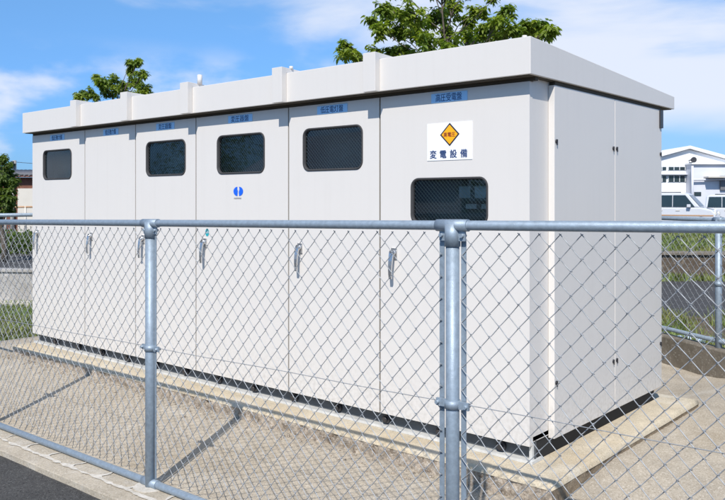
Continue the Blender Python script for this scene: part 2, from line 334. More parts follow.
# top slab with an eased, slightly wandering edge
def top_ring(off, z, wob):
    r = []
    for i in range(61): x = PX0 + (PX1 - PX0) * i / 60; r.append(bm.verts.new((min(x, PX1 - off), PY0 + off + wob * noise.noise(Vector((x * 3, 1, 0))), z)))
    for i in range(1, 25): y = PY0 + (PY1 - PY0) * i / 24; r.append(bm.verts.new((PX1 - off + wob * noise.noise(Vector((1, y * 3, 0))), min(y, PY1 - off), z)))
    r.append(bm.verts.new((PX0 + off, PY1 - off, z))); return r
r0 = top_ring(-.004, PT - .032, .004); r1 = top_ring(.003, PT - .012, .004); r2 = top_ring(.020, PT, .003)
for a, b in ((r0, r1), (r1, r2)):
    for i in range(len(a)): f = bm.faces.new((a[i], a[(i + 1) % len(a)], b[(i + 1) % len(b)], b[i])); f.smooth = True
bm.faces.new(r2)
vs = [bm.verts.new(p) for p in ((PX0, PY0, -.12), (PX0, PY1, -.12), (PX1, PY1, -.12), (PX0, PY0, PT - .02), (PX0, PY1, PT - .02), (PX1, PY1, PT - .02))]
bm.faces.new((vs[0], vs[1], vs[4], vs[3])); bm.faces.new((vs[1], vs[2], vs[5], vs[4]))
struct('concrete_plinth', bm, [M['plinth'], M['rough'], M['plinth_side']])

# crumbled bits fallen from the plinth face
rnd = random.Random(77); bm = bmesh.new()
for _ in range(420):
    x = rnd.uniform(PX0, PX1); y = PY0 - .03 - abs(rnd.gauss(0, .07)); r_ = rnd.uniform(.003, .011); z = yz(x, y) + r_ * .4
    m_ = Matrix.Translation((x, y, z)) @ Matrix.Rotation(rnd.uniform(0, 6), 4, 'Z') @ Matrix.Diagonal((1.3, 1, .7, 1))
    bmesh.ops.create_icosphere(bm, subdivisions=1, radius=r_, matrix=m_)
o = link_mesh('rubble', bm, M['rough'], recalc=False); o['kind'] = 'stuff'; tag(o, 'pale crumbled pebbles lying along the foot of the plinth', 'rubble')

# ------------------------------------------------------------------ the cabinet
cab = thing('substation_cabinet', 'long pale grey metal electrical substation cabinet on the concrete plinth behind the fence', 'electrical cabinet')
SE = [-8.062, -7.008, -6.144, -5.267, -4.169, -3.301, -2.197]
DF, DB = 4.0, 4.034; ZB, ZT = .255, 2.336
WIN = {0: (-7.825, -7.26, 1.872, 2.168), 2: (-5.973, -5.408, 1.872, 2.168), 3: (-4.987, -4.43, 1.868, 2.17), 4: (-4.014, -3.453, 1.87, 2.168), 5: (-3.039, -2.475, 1.512, 1.795)}
def rrect(x0, x1, z0, z1, r, n=6):
    p = []
    for cx, cz, a0 in ((x1 - r, z1 - r, 0), (x0 + r, z1 - r, 90), (x0 + r, z0 + r, 180), (x1 - r, z0 + r, 270)):
        for i in range(n + 1): a = R(a0 + 90 * i / n); p.append((cx + r * math.cos(a), cz + r * math.sin(a)))
    return p
# shell
bm = bmesh.new()
BX0, BX1, BY1 = -8.055, -2.200, 5.95
box(bm, BX0, BX1, 4.045, BY1, .275, .30)                     # floor pan
box(bm, BX0, BX1, 4.045, BY1, 2.335, 2.357)                  # top pan
box(bm, BX0, BX0 + .02, 4.045, BY1, .30, 2.335)
box(bm, BX1 - .02, BX1, 4.036, BY1, .27, 2.335)
box(bm, BX0 + .02, BX1 - .02, BY1 - .02, BY1, .30, 2.335)
link_mesh('cabinet_shell', bm, M['paint'], cab)
for s in SE[1:-1]: bm = bmesh.new(); box(bm, s - .03, s + .03, 4.040, 4.30, .30, 2.335); link_mesh('divider', bm, M['gasket'], cab)
for i in range(6):
    bm = bmesh.new(); box(bm, SE[i] + .035, SE[i + 1] - .035, 4.21, 4.23, .302, 2.333); link_mesh('inner_panel', bm, M['inside'], cab)

# handle: square foot, round lock, lever hanging clear of the door
hb = bmesh.new()
box(hb, -.022, .022, -.010, 0, -.035, .035)
tube(hb, [(0, -.008, .005), (0, -.034, .005)], .021, 14); tube(hb, [(0, -.034, .005), (0, -.040, .005)], .012, 10)
for k in range(6):
    t0, t1 = k / 6, (k + 1) / 6
    def lev(t): return .017 - .007 * t, -.030 - .016 * math.sin(t * 2.3), .012 - .175 * t
    (w0, y0, z0), (w1, y1, z1) = lev(t0), lev(t1)
    q = [(-w0, y0 - .008, z0), (w0, y0 - .008, z0), (w0, y0 + .004, z0), (-w0, y0 + .004, z0)]; q2 = [(-w1, y1 - .008, z1), (w1, y1 - .008, z1), (w1, y1 + .004, z1), (-w1, y1 + .004, z1)]
    a = [hb.verts.new(p) for p in q]; b = [hb.verts.new(p) for p in q2]
    for i in range(4): hb.faces.new((a[i], a[(i + 1) % 4], b[(i + 1) % 4], b[i]))
    if k == 0: hb.faces.new(a)
    if k == 5: hb.faces.new(b)
bmesh.ops.remove_doubles(hb, verts=hb.verts, dist=.0005); bmesh.ops.recalc_face_normals(hb, faces=hb.faces)
handle_me = bpy.data.meshes.new('handle'); hb.to_mesh(handle_me); hb.free(); handle_me.materials.append(M['chrome'])

PLATES = {0: (-7.679, -7.397, '低圧動力盤'), 1: (-6.675, -6.42, '低圧動力盤'), 2: (-5.822, -5.561, '変圧器盤'), 3: (-4.851, -4.566, '変圧器盤'), 4: (-3.874, -3.588, '低圧電灯盤'), 5: (-2.882, -2.615, '高圧受電盤')}
for i in range(6):
    x0, x1 = SE[i] + (.0062 if i else 0), SE[i + 1] - (.0062 if i < 5 else 0)
    bm = bmesh.new()
    if i in WIN:
        w = WIN[i]; hole = rrect(*w, .055)
        outer = [(x0, ZB), (x1, ZB), (x1, ZT), (x0, ZT)]
        ed = []
        for loop in (outer, hole):
            v = [bm.verts.new((x, DF, z)) for x, z in loop]; ed += [bm.edges.new((v[k], v[(k + 1) % len(v)])) for k in range(len(v))]
        bmesh.ops.triangle_fill(bm, use_beauty=True, use_dissolve=False, edges=ed)
        # drop any face that filled the opening
        cxm, czm = (w[0] + w[1]) / 2, (w[2] + w[3]) / 2
        kill = [f for f in bm.faces if w[0] < f.calc_center_median().x < w[1] and w[2] < f.calc_center_median().z < w[3] and all(w[0] - .001 <= v.co.x <= w[1] + .001 and w[2] - .001 <= v.co.z <= w[3] + .001 for v in f.verts)
                and (Vector((f.calc_center_median().x - cxm, f.calc_center_median().z - czm)).length < .24)]
        inner = [f for f in kill]
        if inner: bmesh.ops.delete(bm, geom=inner, context='FACES_ONLY')
        r = bmesh.ops.extrude_face_region(bm, geom=bm.faces[:])
        bmesh.ops.translate(bm, verts=[g for g in r['geom'] if isinstance(g, bmesh.types.BMVert)], vec=(0, DB - DF, 0))
    else:
        box(bm, x0, x1, DF, DB, ZB, ZT)
    door = link_mesh('door', bm, M['paint'], cab)
    # gasket line that shows in the joint
    if i: 
        bm = bmesh.new(); box(bm, SE[i] - .0058, SE[i] + .0058, DF + .006, DB, ZB + .01, ZT - .01); link_mesh('gasket', bm, M['gasket'], cab)
    share('handle', handle_me, door, (SE[i] + .125, DF, 1.312))
    if i in WIN:
        w = WIN[i]
        bm = bmesh.new(); a = rrect(w[0] - .005, w[1] + .005, w[2] - .005, w[3] + .005, .060); b = rrect(w[0] + .010, w[1] - .010, w[2] + .010, w[3] - .010, .047)
        n = len(a)
        lv = [[bm.verts.new((x, y, z)) for x, z in lp] for lp, y in ((a, DF - .0005), (rrect(w[0] - .003, w[1] + .003, w[2] - .003, w[3] + .003, .058), DF - .006), (rrect(w[0] + .006, w[1] - .006, w[2] + .006, w[3] - .006, .05), DF - .006), (b, DF + .004), (b, DF + .030))]
        for q in range(4):
            for k in range(n): f = bm.faces.new((lv[q][k], lv[q][(k + 1) % n], lv[q + 1][(k + 1) % n], lv[q + 1][k])); f.smooth = True
        link_mesh('window_frame', bm, M['rubber'], door)
        bm = bmesh.new(); bm.faces.new([bm.verts.new((x, DF + .014, z)) for x, z in rrect(w[0] + .012, w[1] - .012, w[2] + .012, w[3] - .012, .045)]); link_mesh('window_pane', bm, M['glass'], door, recalc=False)
        # diagonal safety wire behind the pane
        bm = bmesh.new(); W, H = w[1] - w[0] - .02, w[3] - w[2] - .02; sp = .0265
        for sgn, yy, th in ((1, DF + .020, .0018), (-1, DF + .0225, .0006)):
            k = -H
            while k < W:
                a0 = max(0, -k); a1 = min(H, W - k)
                if a1 > a0 + .01:
                    xa, xb = k + a0, k + a1
                    if sgn < 0: xa, xb = W - xa, W - xb
                    tube(bm, [(w[0] + .01 + xa, yy, w[3] - .01 - a0), (w[0] + .01 + xb, yy, w[3] - .01 - a1)], th, 4, caps=False)
                k += sp
        o = link_mesh('wire_mesh', bm, M['meshwire'], door); o['kind'] = 'stuff'
    # name plate
    px0, px1, s = PLATES[i]; bm = bmesh.new(); box(bm, px0, px1, DF - .0035, DF - .0003, 2.264, 2.321)
    wd = (px1 - px0)
    text_into(bm, s, .052, (px0 + .035, DF - .0042, 2.2735), 1, sx=(wd - .07) / (.052 * len(s)) * 1.0)
    link_mesh('name_plate', bm, [M['plate'], M['navy']], door, recalc=False)
    if i == 5:
        bm = bmesh.new(); box(bm, -2.913, -2.580, DF - .0035, DF - .0003, 1.905, 2.135)
        cx, cz = -2.742, 2.062
        for r_, rz_, y_, mi in ((.072, .072, DF - .0045, 1), (.060, .060, DF - .0055, 2)):
            bm.faces.new([bm.verts.new(p) for p in ((cx - r_, y_, cz), (cx, y_, cz - rz_), (cx + r_, y_, cz), (cx, y_, cz + rz_))]).material_index = mi
        text_into(bm, '高電圧', .031, (cx - .044, DF - .0062, cz - .0115), 3, sx=.95); text_into(bm, '高電圧', .031, (cx - .0432, DF - .0064, cz - .0115), 3, sx=.95)
        for k, ch in enumerate('変電設備'): 
            for q, (ox, oz) in enumerate(((0, 0), (.0014, .0004), (.0004, .0014), (-.0010, .0006))): text_into(bm, ch, .054, (-2.890 + k * .0755 + ox, DF - .0045 - .00015 * q, 1.922 + oz), 4, sx=.98)
        link_mesh('warning_sign', bm, [M['signwhite'], M['signdark'], M['amber'], M['signred'], M['navy']], door, recalc=False)
        for k, mx_ in enumerate((-2.700, -2.585)):     # meters behind the pane
            bm = bmesh.new(); box(bm, mx_ - .046, mx_ + .046, 4.10, 4.209, 1.66, 1.75); box(bm, mx_ - .040, mx_ + .040, 4.096, 4.10, 1.672, 1.744, 1)
            box(bm, mx_ - .04, mx_ + .04, 4.17, 4.209, 1.605, 1.635, 2); tube(bm, [(mx_ + .02, 4.094, 1.68), (mx_ - .025, 4.094, 1.725)], .0012, 4, 2)
            link_mesh('meter', bm, [M['inside'], M['meterface'], M['signwhite']], cab)
        for mx_, mm in ((-2.66, 'lampgreen'), (-2.58, 'lampred')):
            bm = bmesh.new(); tube(bm, [(mx_, 4.209, 1.80), (mx_, 4.17, 1.80)], .016, 12); link_mesh('indicator_lamp', bm, M[mm], cab)
    if i == 3:
        bm = bmesh.new(); y_ = DF - .002
        for sg in (-1, 1):                         # emblem: two blue lobes with a pale kinked gap
            p = []
            for k in range(21):
                a = R(90 + 180 * k / 20) if sg < 0 else R(-90 + 180 * k / 20)
                p.append((-4.731 + sg * .010 + .050 * math.cos(a) * .95, 1.727 + .036 * math.sin(a)))
            p += [(-4.731 + sg * .004, 1.727 - .014 * sg), (-4.731 + sg * .013, 1.727 + .003)] if sg < 0 else [(-4.731 + .014, 1.727 + .014), (-4.731 + .005, 1.727 - .004)]
            bm.faces.new([bm.verts.new((x, y_, z)) for x, z in p]).material_index = 0
        text_into(bm, 'nasshinkei', .021, (-4.782, y_, 1.668), 1, sx=1.02)
        link_mesh('maker_emblem', bm, [M['blue'], M['greytext']], door, recalc=False)
        bm = bmesh.new(); bm.faces.new([bm.verts.new((-5.118 + .024 * math.cos(R(a)), DF - .0015, 1.396 + .032 * math.sin(R(a)))) for a in range(0, 360, 20)])
        text_into(bm, '安全', .016, (-5.134, DF - .003, 1.390), 1)
        link_mesh('sticker', bm, [M['teal'], M['signwhite']], door, recalc=False)
    # hinge pins at the right edge of each door
# corner return and side panels
SX = -2.159
for y0, y1 in ((4.228, 5.094), (5.100, 5.955)):
    bm = bmesh.new(); box(bm, BX1 + .001, SX, y0, y1, ZB, ZT); sp_ = link_mesh('side_panel', bm, M['paint'], cab, bevel=.002)
    for yy in (y0 + .022, y1 - .028):
        for zz in (2.005, .582):
            bm = bmesh.new(); tube(bm, [(SX, yy, zz), (SX + .006, yy, zz)], .013, 10); box(bm, SX + .006, SX + .010, yy - .004, yy + .004, zz - .022, zz + .012)
            link_mesh('latch', bm, M['latch'], sp_)
bm = bmesh.new(); box(bm, SX - .03, SX + .012, 5.905, 5.957, 2.20, 2.333); link_mesh('rear_shadow_notch', bm, M['latch'], cab)  # dark block standing in for a shadow notch on the rear edge
# recessed channel frame under the doors
bm = bmesh.new(); CT = .156
box(bm, BX0, BX1, 4.07, 4.085, CT + .012, .274)
box(bm, BX0, BX1 - .002, 4.03, 4.07, .262, .274); box(bm, BX0 + .02, BX0 + .035, 4.085, 5.93, CT + .012, .274)
link_mesh('base_channel', bm, M['channel'], cab)
bm = bmesh.new(); box(bm, BX1 - .022, BX1 - .008, 4.052, 5.93, PT + .001, .274); link_mesh('base_gap_shade', bm, M['black'], cab)  # black board painting the shaded gap below the side panels
bm = bmesh.new(); box(bm, BX0 - .01, BX1 + .012, 4.015, 4.10, PT + .001, CT + .0115); box(bm, BX1 - .004, BX1 + .012, 4.10, 4.14, PT + .001, CT + .0115)
box(bm, BX1 - .016, BX1 + .004, 4.03, 4.05, CT + .0115, .262)
link_mesh('base_flange', bm, M['flange'], cab)
x = -7.66
k = 0
while x < -2.3:
    bm = bmesh.new(); tube(bm, [(x, 4.071, .205), (x, 4.045, .205)], .030, 12); tube(bm, [(x, 4.045, .205), (x, 4.030, .203)], .018, 10)
    link_mesh('anchor_bolt', bm, M['latch'], cab); x += .437; k += 1
# roof
RY0, RY1, RX0, RX1 = 3.91, 6.18, -8.10, -2.142; RB = 2.362
def roof_z(y): return 2.572 + (2.458 - 2.572) * (y - RY0) / (RY1 - RY0)
edges = [RX0] + [s + .03 for s in SE[1:-1]] + [RX1]
for i in range(6):
    a, b = edges[i] + (.0015 if i else 0), edges[i + 1] - (.0015 if i < 5 else 0)
    bm = bmesh.new(); prism(bm, [(a, RY0), (b, RY0), (b, RY1), (a, RY1)], RB, lambda x, y: roof_z(y)); link_mesh('roof_section', bm, M['paint'], cab, bevel=.003)
bm = bmesh.new(); box(bm, RX0 + .02, RX1 - .018, RY0 + .020, RY1 - .02, 2.3575, 2.3605); o = link_mesh('eave_shade', bm, M['eave_shade'], cab)  # thin dark sheet painting the shade of a hollow roof
for i in range(6): pass
bm = bmesh.new(); box(bm, RX0 + .04, RX1 - .02, DF + .002, DB, ZT + .002, 2.357); link_mesh('head_gap_shade', bm, M['eave_shade'], cab)  # dark strip painting the shade in the gap above the doors
bm = bmesh.new(); box(bm, BX1 + .002, SX - .003, 4.24, 5.94, ZT + .002, 2.3572); link_mesh('head_gap_shade', bm, M['eave_shade'], cab)  # same painted shade above the side panels
for s in SE[1:-1]:
    c = s + .022; bm = bmesh.new()
    prism(bm, [(c - .052, RY0 - .048), (c + .052, RY0 - .048), (c + .052, RY0 - .001), (c - .052, RY0 - .001)], RB - .002, lambda x, y: roof_z(y) + .038)
    prism(bm, [(c - .052, RY0 - .001), (c + .052, RY0 - .001), (c + .052, RY1 + .01), (c - .052, RY1 + .01)], lambda x, y: roof_z(y) + .001, lambda x, y: roof_z(y) + .038)
    link_mesh('seam_cover', bm, M['paint'], cab, bevel=.002)
for x, y, h in ((-5.19, 3.98, .075), (-7.6, 3.97, .012), (-4.1, 3.96, .02), (-2.19, 3.93, .012)):
    bm = bmesh.new(); z = roof_z(y) + (.037 if h > .018 else 0); tube(bm, [(x, y, z - .002), (x, y, z + h)], .02 if h > .05 else .014, 10); link_mesh('roof_bolt', bm, M['paint'], cab)

# ------------------------------------------------------------------ chain link
P, V = .0845, .0896
def picket(rows, r=.0019, sides=5, sh=0, half=True):
    """one zigzag wire, width P/2, hooked round its neighbours"""
    pts = []; z = sh * V / 2; e = .0044; d = .0046; k = 0
    n = rows * 2 - sh
    for i in range(n + 1):
        left = i % 2 == 0
        xk = -e if left else P / 2 + e; s = 1 if left else -1
        zz = z + i * V / 2
        if i: pts.append((xk + s * e * 1.6, -d * s, zz - .0032))
        pts.append((xk, 0, zz))
        if i < n: pts.append((xk + s * e * 1.6, d * s, zz + .0032))
    return pts
def wire_mesh_data(name, rows, sh, r, sides, seed=0):
    rn = random.Random(seed); pp = [(p[0] + rn.gauss(0, .0009), p[1] + rn.gauss(0, .0006), p[2] + rn.gauss(0, .0009)) for p in picket(rows, sh=sh)]
    bm = bmesh.new(); tube(bm, pp, r, sides); me = bpy.data.meshes.new(name); bm.to_mesh(me); bm.free(); me.materials.append(M['galvwire']); return me

fence = thing('chain_link_fence', 'long grey galvanised chain link fence running across the front of the whole picture', 'fence')
FY = 2.62
def ft(x): return 1.585 + .0151 * x
def fb(x): return ft(x) - 1.492
posts = [-8.75, -5.96, -3.872, -1.784, .304, 2.39]
X0, X1 = posts[0], 3.2
bm = bmesh.new(); tube(bm, [(X0, FY, ft(X0)), (X1, FY, ft(X1))], .0195, 16); link_mesh('top_rail', bm, M['galv'], fence)
bm = bmesh.new(); tube(bm, [(X0, FY, fb(X0)), (X1, FY, fb(X1))], .0212, 16); link_mesh('bottom_rail', bm, M['galv'], fence)
bm = bmesh.new(); tube(bm, [(X0 + (X1 - X0) * k / 60, FY + .004, .872 + .0151 * (X0 + (X1 - X0) * k / 60) - .002 * math.sin(k)) for k in range(61)], .0018, 5); link_mesh('tension_wire', bm, M['galvwire'], fence)
for i, x in enumerate(posts):
    main = i == 3; r = .0275 if main else .030
    bm = bmesh.new(); tube(bm, [(x, FY, gz(x) - .2), (x, FY, ft(x) - .015)], r, 20); po = link_mesh('post', bm, M['galv'], fence)
    bm = bmesh.new(); tube(bm, [(x - .075, FY, ft(x) - .0011), (x + .075, FY, ft(x) + .0011)], .0245, 18); tube(bm, [(x, FY, ft(x) - .085), (x, FY, ft(x) + .006)], r + .0045, 18)
    link_mesh('rail_fitting', bm, M['galv'], fence)
    for s in (-1, 1):
        bm = bmesh.new(); box(bm, x + s * .030 if s > 0 else x - .062, x + .062 if s > 0 else x - .030, FY - .004, FY + .004, ft(x) - .062, ft(x) - .018)
        tube(bm, [(x + s * .050, FY - .016, ft(x) - .040), (x + s * .050, FY + .016, ft(x) - .040)], .0085, 6)
        link_mesh('clamp_bolt', bm, M['galv'], fence)
    bm = bmesh.new(); tube(bm, [(x - .07, FY, fb(x) - .0011), (x + .07, FY, fb(x) + .0011)], .0255, 16); link_mesh('rail_sleeve', bm, M['galv'], fence)
    zc = .868 + .0151 * x
    bm = bmesh.new(); ring = []
    for k in range(21): a = 2 * math.pi * k / 20; ring.append((x + (r + .004) * math.cos(a), FY + (r + .004) * math.sin(a)))
    tube(bm, [(x, FY, zc - .017), (x, FY, zc + .017)], r + .005, 20)
    for s in (-1, 1):
        a0, a1 = sorted((x + s * (r + .003), x + s * (r + .050))); box(bm, a0, a1, FY - .006, FY + .006, zc - .015, zc + .015)
        tube(bm, [(x + s * (r + .040), FY - .020, zc), (x + s * (r + .040), FY + .018, zc)], .008, 6)
    link_mesh('band', bm, M['galv'], fence)
    if main:
        for s in (-1, 1):
            bm = bmesh.new(); xx = x + (.041 if s > 0 else -.064)
            for y0, y1 in ((FY + .017, FY + .021),): box(bm, xx - .0115, xx + .0115, y0, y1, fb(x) + .03, ft(x) - .055)
            box(bm, xx - .0115, xx - .0085, FY + .021, FY + .033, fb(x) + .03, ft(x) - .055)
            link_mesh('tension_bar', bm, M['galv'], fence)
    elif i == 2:
        bm = bmesh.new(); box(bm, x + .036, x + .046, FY + .004, FY + .010, fb(x) + .03, ft(x) - .055); link_mesh('tension_bar', bm, M['galv'], fence)
    bm = bmesh.new(); pts = [(x + .10 * math.cos(a) * (1 + .1 * math.sin(3 * a)), FY - .01 + .085 * math.sin(a)) for a in [2 * math.pi * k / 18 for k in range(18)]]
    prism(bm, pts, gz(x) - .1, gz(x) + .007); link_mesh('mortar_collar', bm, M['mortar'], fence)
ROWS = 16
wa = [wire_mesh_data('wire_a', ROWS, 0, .00180, 6, q) for q in range(5)]; wb = [wire_mesh_data('wire_b', ROWS, 1, .00180, 6, q + 9) for q in range(5)]
ncol = 0
for i in range(len(posts) - 1):
    a, b = posts[i] + .038, posts[i + 1] - .038; k = 0
    x = a
    while x + P / 2 < b + .01:
        o = share('wire', (wa if ncol % 2 == 0 else wb)[(ncol * 7 // 2) % 5], fence, (x + .004 * noise.noise(Vector((x * .9, 0, 0))), FY + .012 + .006 * noise.noise(Vector((x * 1.3, 5, 0))), fb(x) + .030 + .003 * noise.noise(Vector((x * 1.1, 9, 0))))); ncol += 1; x += P / 2
def wire_panel(ax, ay, bx, by, z0, z1, rows, r=.0019):
    """joined chain link between two points (seen small)"""
    L_ = math.hypot(bx - ax, by - ay); ux, uy = (bx - ax) / L_, (by - ay) / L_; bm = bmesh.new(); x = 0; c = 0
    while x < L_:
        zz = z0 + (z1 - z0) * x / L_
        pts = [(ax + ux * (x + p[0]) - uy * p[1], ay + uy * (x + p[0]) + ux * p[1], zz + p[2]) for p in picket(rows, sh=c % 2)]
        tube(bm, pts, r, 3, caps=False); x += P / 2; c += 1
    return bm
def far_fence(label, a, b, zb, zt, sp, off=0):
    f = thing('chain_link_fence', label, 'fence', (0, 0, 0)); L_ = math.hypot(b[0] - a[0], b[1] - a[1]); ux, uy = (b[0] - a[0]) / L_, (b[1] - a[1]) / L_
    for nm, z in (('top_rail', zt), ('bottom_rail', zb + .06)):
        bm = bmesh.new(); tube(bm, [(a[0], a[1], z), (b[0], b[1], z)], .0212, 12); link_mesh(nm, bm, M['galv'], f)
    s = off
    while s <= L_:
        bm = bmesh.new(); tube(bm, [(a[0] + ux * s, a[1] + uy * s, zb - .3), (a[0] + ux * s, a[1] + uy * s, zt + .01)], .030, 14); link_mesh('post', bm, M['galv'], f)
        bm = bmesh.new(); x, y = a[0] + ux * s, a[1] + uy * s; tube(bm, [(x - ux * .06, y - uy * .06, zt), (x + ux * .06, y + uy * .06, zt)], .027, 12); link_mesh('rail_fitting', bm, M['galv'], f)
        bm = bmesh.new(); tube(bm, [(x, y, (zb + zt) / 2 - .02), (x, y, (zb + zt) / 2 + .02)], .036, 14); link_mesh('band', bm, M['galv'], f)
        s += sp
    o = link_mesh('wire_mesh', wire_panel(a[0], a[1], b[0], b[1], zb + .09, zb + .09, int((zt - zb - .12) / V)), M['galvwire'], f, recalc=False); o['kind'] = 'stuff'
    return f
far_fence('grey chain link fence beyond the left end of the cabinet, beside the grass strip', (-8.75, 2.70), (-8.75, 9.25), -.03, 1.49, 2.1)
# skewed low wall with a fence on it behind the cabinet
WD = Vector((.838, -.546)); WA = Vector((-2.86, 7.90)) - WD * 6.6; WB = Vector((-2.86, 7.90)) + WD * 3.4
far_fence('grey chain link fence standing on the low stained wall at the right edge', (WA.x + .06, WA.y + .08), (WB.x + .06, WB.y + .08), .30, 1.475, 1.95, off=7.27 - 1.95 * 3)
bm = bmesh.new(); nrm = Vector((-WD.y, WD.x)); c = [WA, WB, WB + nrm * .16, WA + nrm * .16]; prism(bm, [(p.x, p.y) for p in c], -.2, .30)
tag(link_mesh('low_wall', bm, M['wall'], bevel=.012), 'low stained concrete wall at the right carrying the rear chain link fence', 'wall')

# ------------------------------------------------------------------ beyond the fences
bm = bmesh.new(); prism(bm, [site(-60, 10.9), site(60, 10.9), site(60, 60), site(-60, 60)], -.4, -.002); struct('road', bm, M['roadgrey'])
bm = bmesh.new(); prism(bm, [site(-1, 8.2), site(14, 7.2), site(14, 11.1), site(-1, 11.1)], -.3, .012); struct('soil_strip', bm, M['soil'])
bm = bmesh.new(); prism(bm, [(-15, 1), (-8.86, 1), (-8.86, 9.6), (-15, 14)], -.3, .004); struct('turf_strip', bm, M['turf'])
# pale low wall on the left
a, b = site(-22, 14.6), site(-3.2, 12.3); d = Vector((b[0] - a[0], b[1] - a[1])).normalized(); n_ = Vector((-d.y, d.x)) * .18
lw = thing('low_wall', 'pale low concrete wall across the grass strip beyond the left fence', 'wall')
bm = bmesh.new(); prism(bm, [a, b, (b[0] + n_.x, b[1] + n_.y), (a[0] + n_.x, a[1] + n_.y)], -.1, .50); link_mesh('wall_face', bm, M['wallpale'], lw)
o_ = n_ * .18; bm = bmesh.new(); prism(bm, [(a[0] - o_.x, a[1] - o_.y), (b[0] - o_.x, b[1] - o_.y), (b[0] + n_.x + o_.x, b[1] + n_.y + o_.y), (a[0] + n_.x + o_.x, a[1] + n_.y + o_.y)], .502, .55); link_mesh('coping', bm, M['wallpale'], lw, bevel=.01)
bm = bmesh.new(); o2 = n_ * -1.9; prism(bm, [(a[0] + o2.x, a[1] + o2.y), (b[0] + o2.x, b[1] + o2.y), (b[0] - n_.x * .02, b[1] - n_.y * .02), (a[0] - n_.x * .02, a[1] - n_.y * .02)], -.1, .045); struct('gutter', bm, M['mortar'])
def hedge(name, label, l0, l1, d, h, seed, n=9000):
    rnd = random.Random(seed); t = thing(name, label, 'hedge', (*site(0, 0), 0), R(40.8)); bm = bmesh.new()
    for k in range(int((l1 - l0) / .5)): tube(bm, [(l0 + k * .5, d, -.05), (l0 + k * .5 + .1, d + .1, h * .7)], .02, 5)
    link_mesh('stems', bm, M['bark'], t)['kind'] = 'stuff'; bm = bmesh.new()
    for _ in range(n):
        l = rnd.uniform(l0, l1); hh = h * (.75 + .35 * noise.noise(Vector((l * .8, seed, 0)))); v = Vector((l, d + rnd.gauss(0, .35), rnd.uniform(.02, hh)))
        a_ = Vector((rnd.gauss(0, 1), rnd.gauss(0, 1), rnd.gauss(0, .7))).normalized() * .12; b_ = a_.cross(Vector((rnd.gauss(0, 1), rnd.gauss(0, 1), rnd.gauss(0, 1)))).normalized() * .04
        bm.faces.new([bm.verts.new(p) for p in (v, v + a_ * .5 + b_, v + a_, v + a_ * .5 - b_)])
    link_mesh('foliage', bm, M['leafdark'], t, recalc=False)['kind'] = 'stuff'
hedge('hedge', 'low dark hedge along the far side of the road at the left', -19, -6, 24.5, .95, 51)
# right: stone retaining wall, turf plateau, parking lot
rw = thing('retaining_wall', 'brown stained retaining wall under the grass across the road at the right', 'wall')
bm = bmesh.new(); prism(bm, [site(1, 16.6), site(40, 16.0), site(40, 16.3), site(1, 16.9)], -.1, .50); link_mesh('wall_face', bm, M['wallbrown'], rw)
bm = bmesh.new(); prism(bm, [site(1, 16.54), site(40, 15.94), site(40, 16.34), site(1, 16.94)], .502, .565); link_mesh('coping', bm, M['wall'], rw, bevel=.01)
bm = bmesh.new(); prism(bm, [site(1, 16.95), site(40, 16.35), site(40, 26), site(1, 26)], -.1, .55); struct('grass_bank', bm, M['turf'])
bm = bmesh.new(); prism(bm, [site(1, 26.01), site(60, 26.01), site(60, 120), site(1, 120)], -.1, .26); struct('parking_lot', bm, M['roadgrey'])

def blades(area, n, h0, h1, z, seed, w=.008, name='grass', label='', m='grass'):
    rnd = random.Random(seed); bm = bmesh.new()
    for _ in range(n):
        x, y = area(rnd); h = rnd.uniform(h0, h1); a = rnd.uniform(0, 6.28); lx, ly = rnd.gauss(0, .4) * h, rnd.gauss(0, .4) * h
        ww = w * rnd.uniform(.6, 1.5); c_, s_ = math.cos(a) * ww, math.sin(a) * ww
        v = [bm.verts.new(p) for p in ((x - c_, y - s_, z), (x + c_, y + s_, z), (x + c_ * .6 + lx * .4, y + s_ * .6 + ly * .4, z + h * .6), (x - c_ * .6 + lx * .4, y - s_ * .6 + ly * .4, z + h * .6), (x + lx, y + ly, z + h))]
        bm.faces.new((v[0], v[1], v[2], v[3])); bm.faces.new((v[3], v[2], v[4]))
    o = link_mesh(name, bm, M[m], recalc=False); o['kind'] = 'stuff'; tag(o, label, 'grass'); return o
def a1(r):
    while True:
        x, y = r.uniform(-13.5, -8.9), r.uniform(2.6, 9)
        if noise.noise(Vector((x * .9, y * .9, 3))) + r.uniform(-.5, .6) > -.15: return x, y
blades(a1, 26000, .03, .09, 0, 1, .010, label='short green grass strip beyond the left fence')
def a2(r):
    l = r.uniform(3, 16); return site(l, r.uniform(17.0, 25.8))
blades(a2, 26000, .05, .16, .55, 2, .022, label='green grass on the raised bank at the right')
def a3(r):
    while True:
        p = site(r.uniform(1.5, 7.5), r.uniform(8.0, 11.0))
        if noise.noise(Vector((p[0] * 1.6, p[1] * 1.6, 9))) > .0: return p
blades(a3, 7000, .05, .20, .01, 3, .010, name='weeds', label='weeds on the soil strip behind the right hand fence')
def a4(r):
    l = r.uniform(2, 18); return site(l, 16.55 - (l - 1) * .0154 - r.uniform(.02, .5))
blades(a4, 2500, .05, .20, 0, 4, .02, name='weeds', label='weeds along the foot of the brown retaining wall')
# a crumpled blue plastic sheet on the soil
bm = bmesh.new(); g = []
for i in range(17):
    row = []
    for j in range(9):
        l, d = 3.02 + i * .075, 8.75 + j * .07; x, y = site(l, d); row.append(bm.verts.new((x, y, .02 + .07 * math.exp(-((i - 8) / 5) ** 2 - ((j - 4) / 2.6) ** 2) + .06 * abs(noise.noise(Vector((i * .35, j * .45, 2)))))))
    g.append(row)
for i in range(16):
    for j in range(8): bm.faces.new((g[i][j], g[i + 1][j], g[i + 1][j + 1], g[i][j + 1]))
tag(link_mesh('plastic_sheet', bm, M['blueplastic']), 'crumpled blue and white plastic sheet on the soil beyond the low wall', 'plastic sheet')

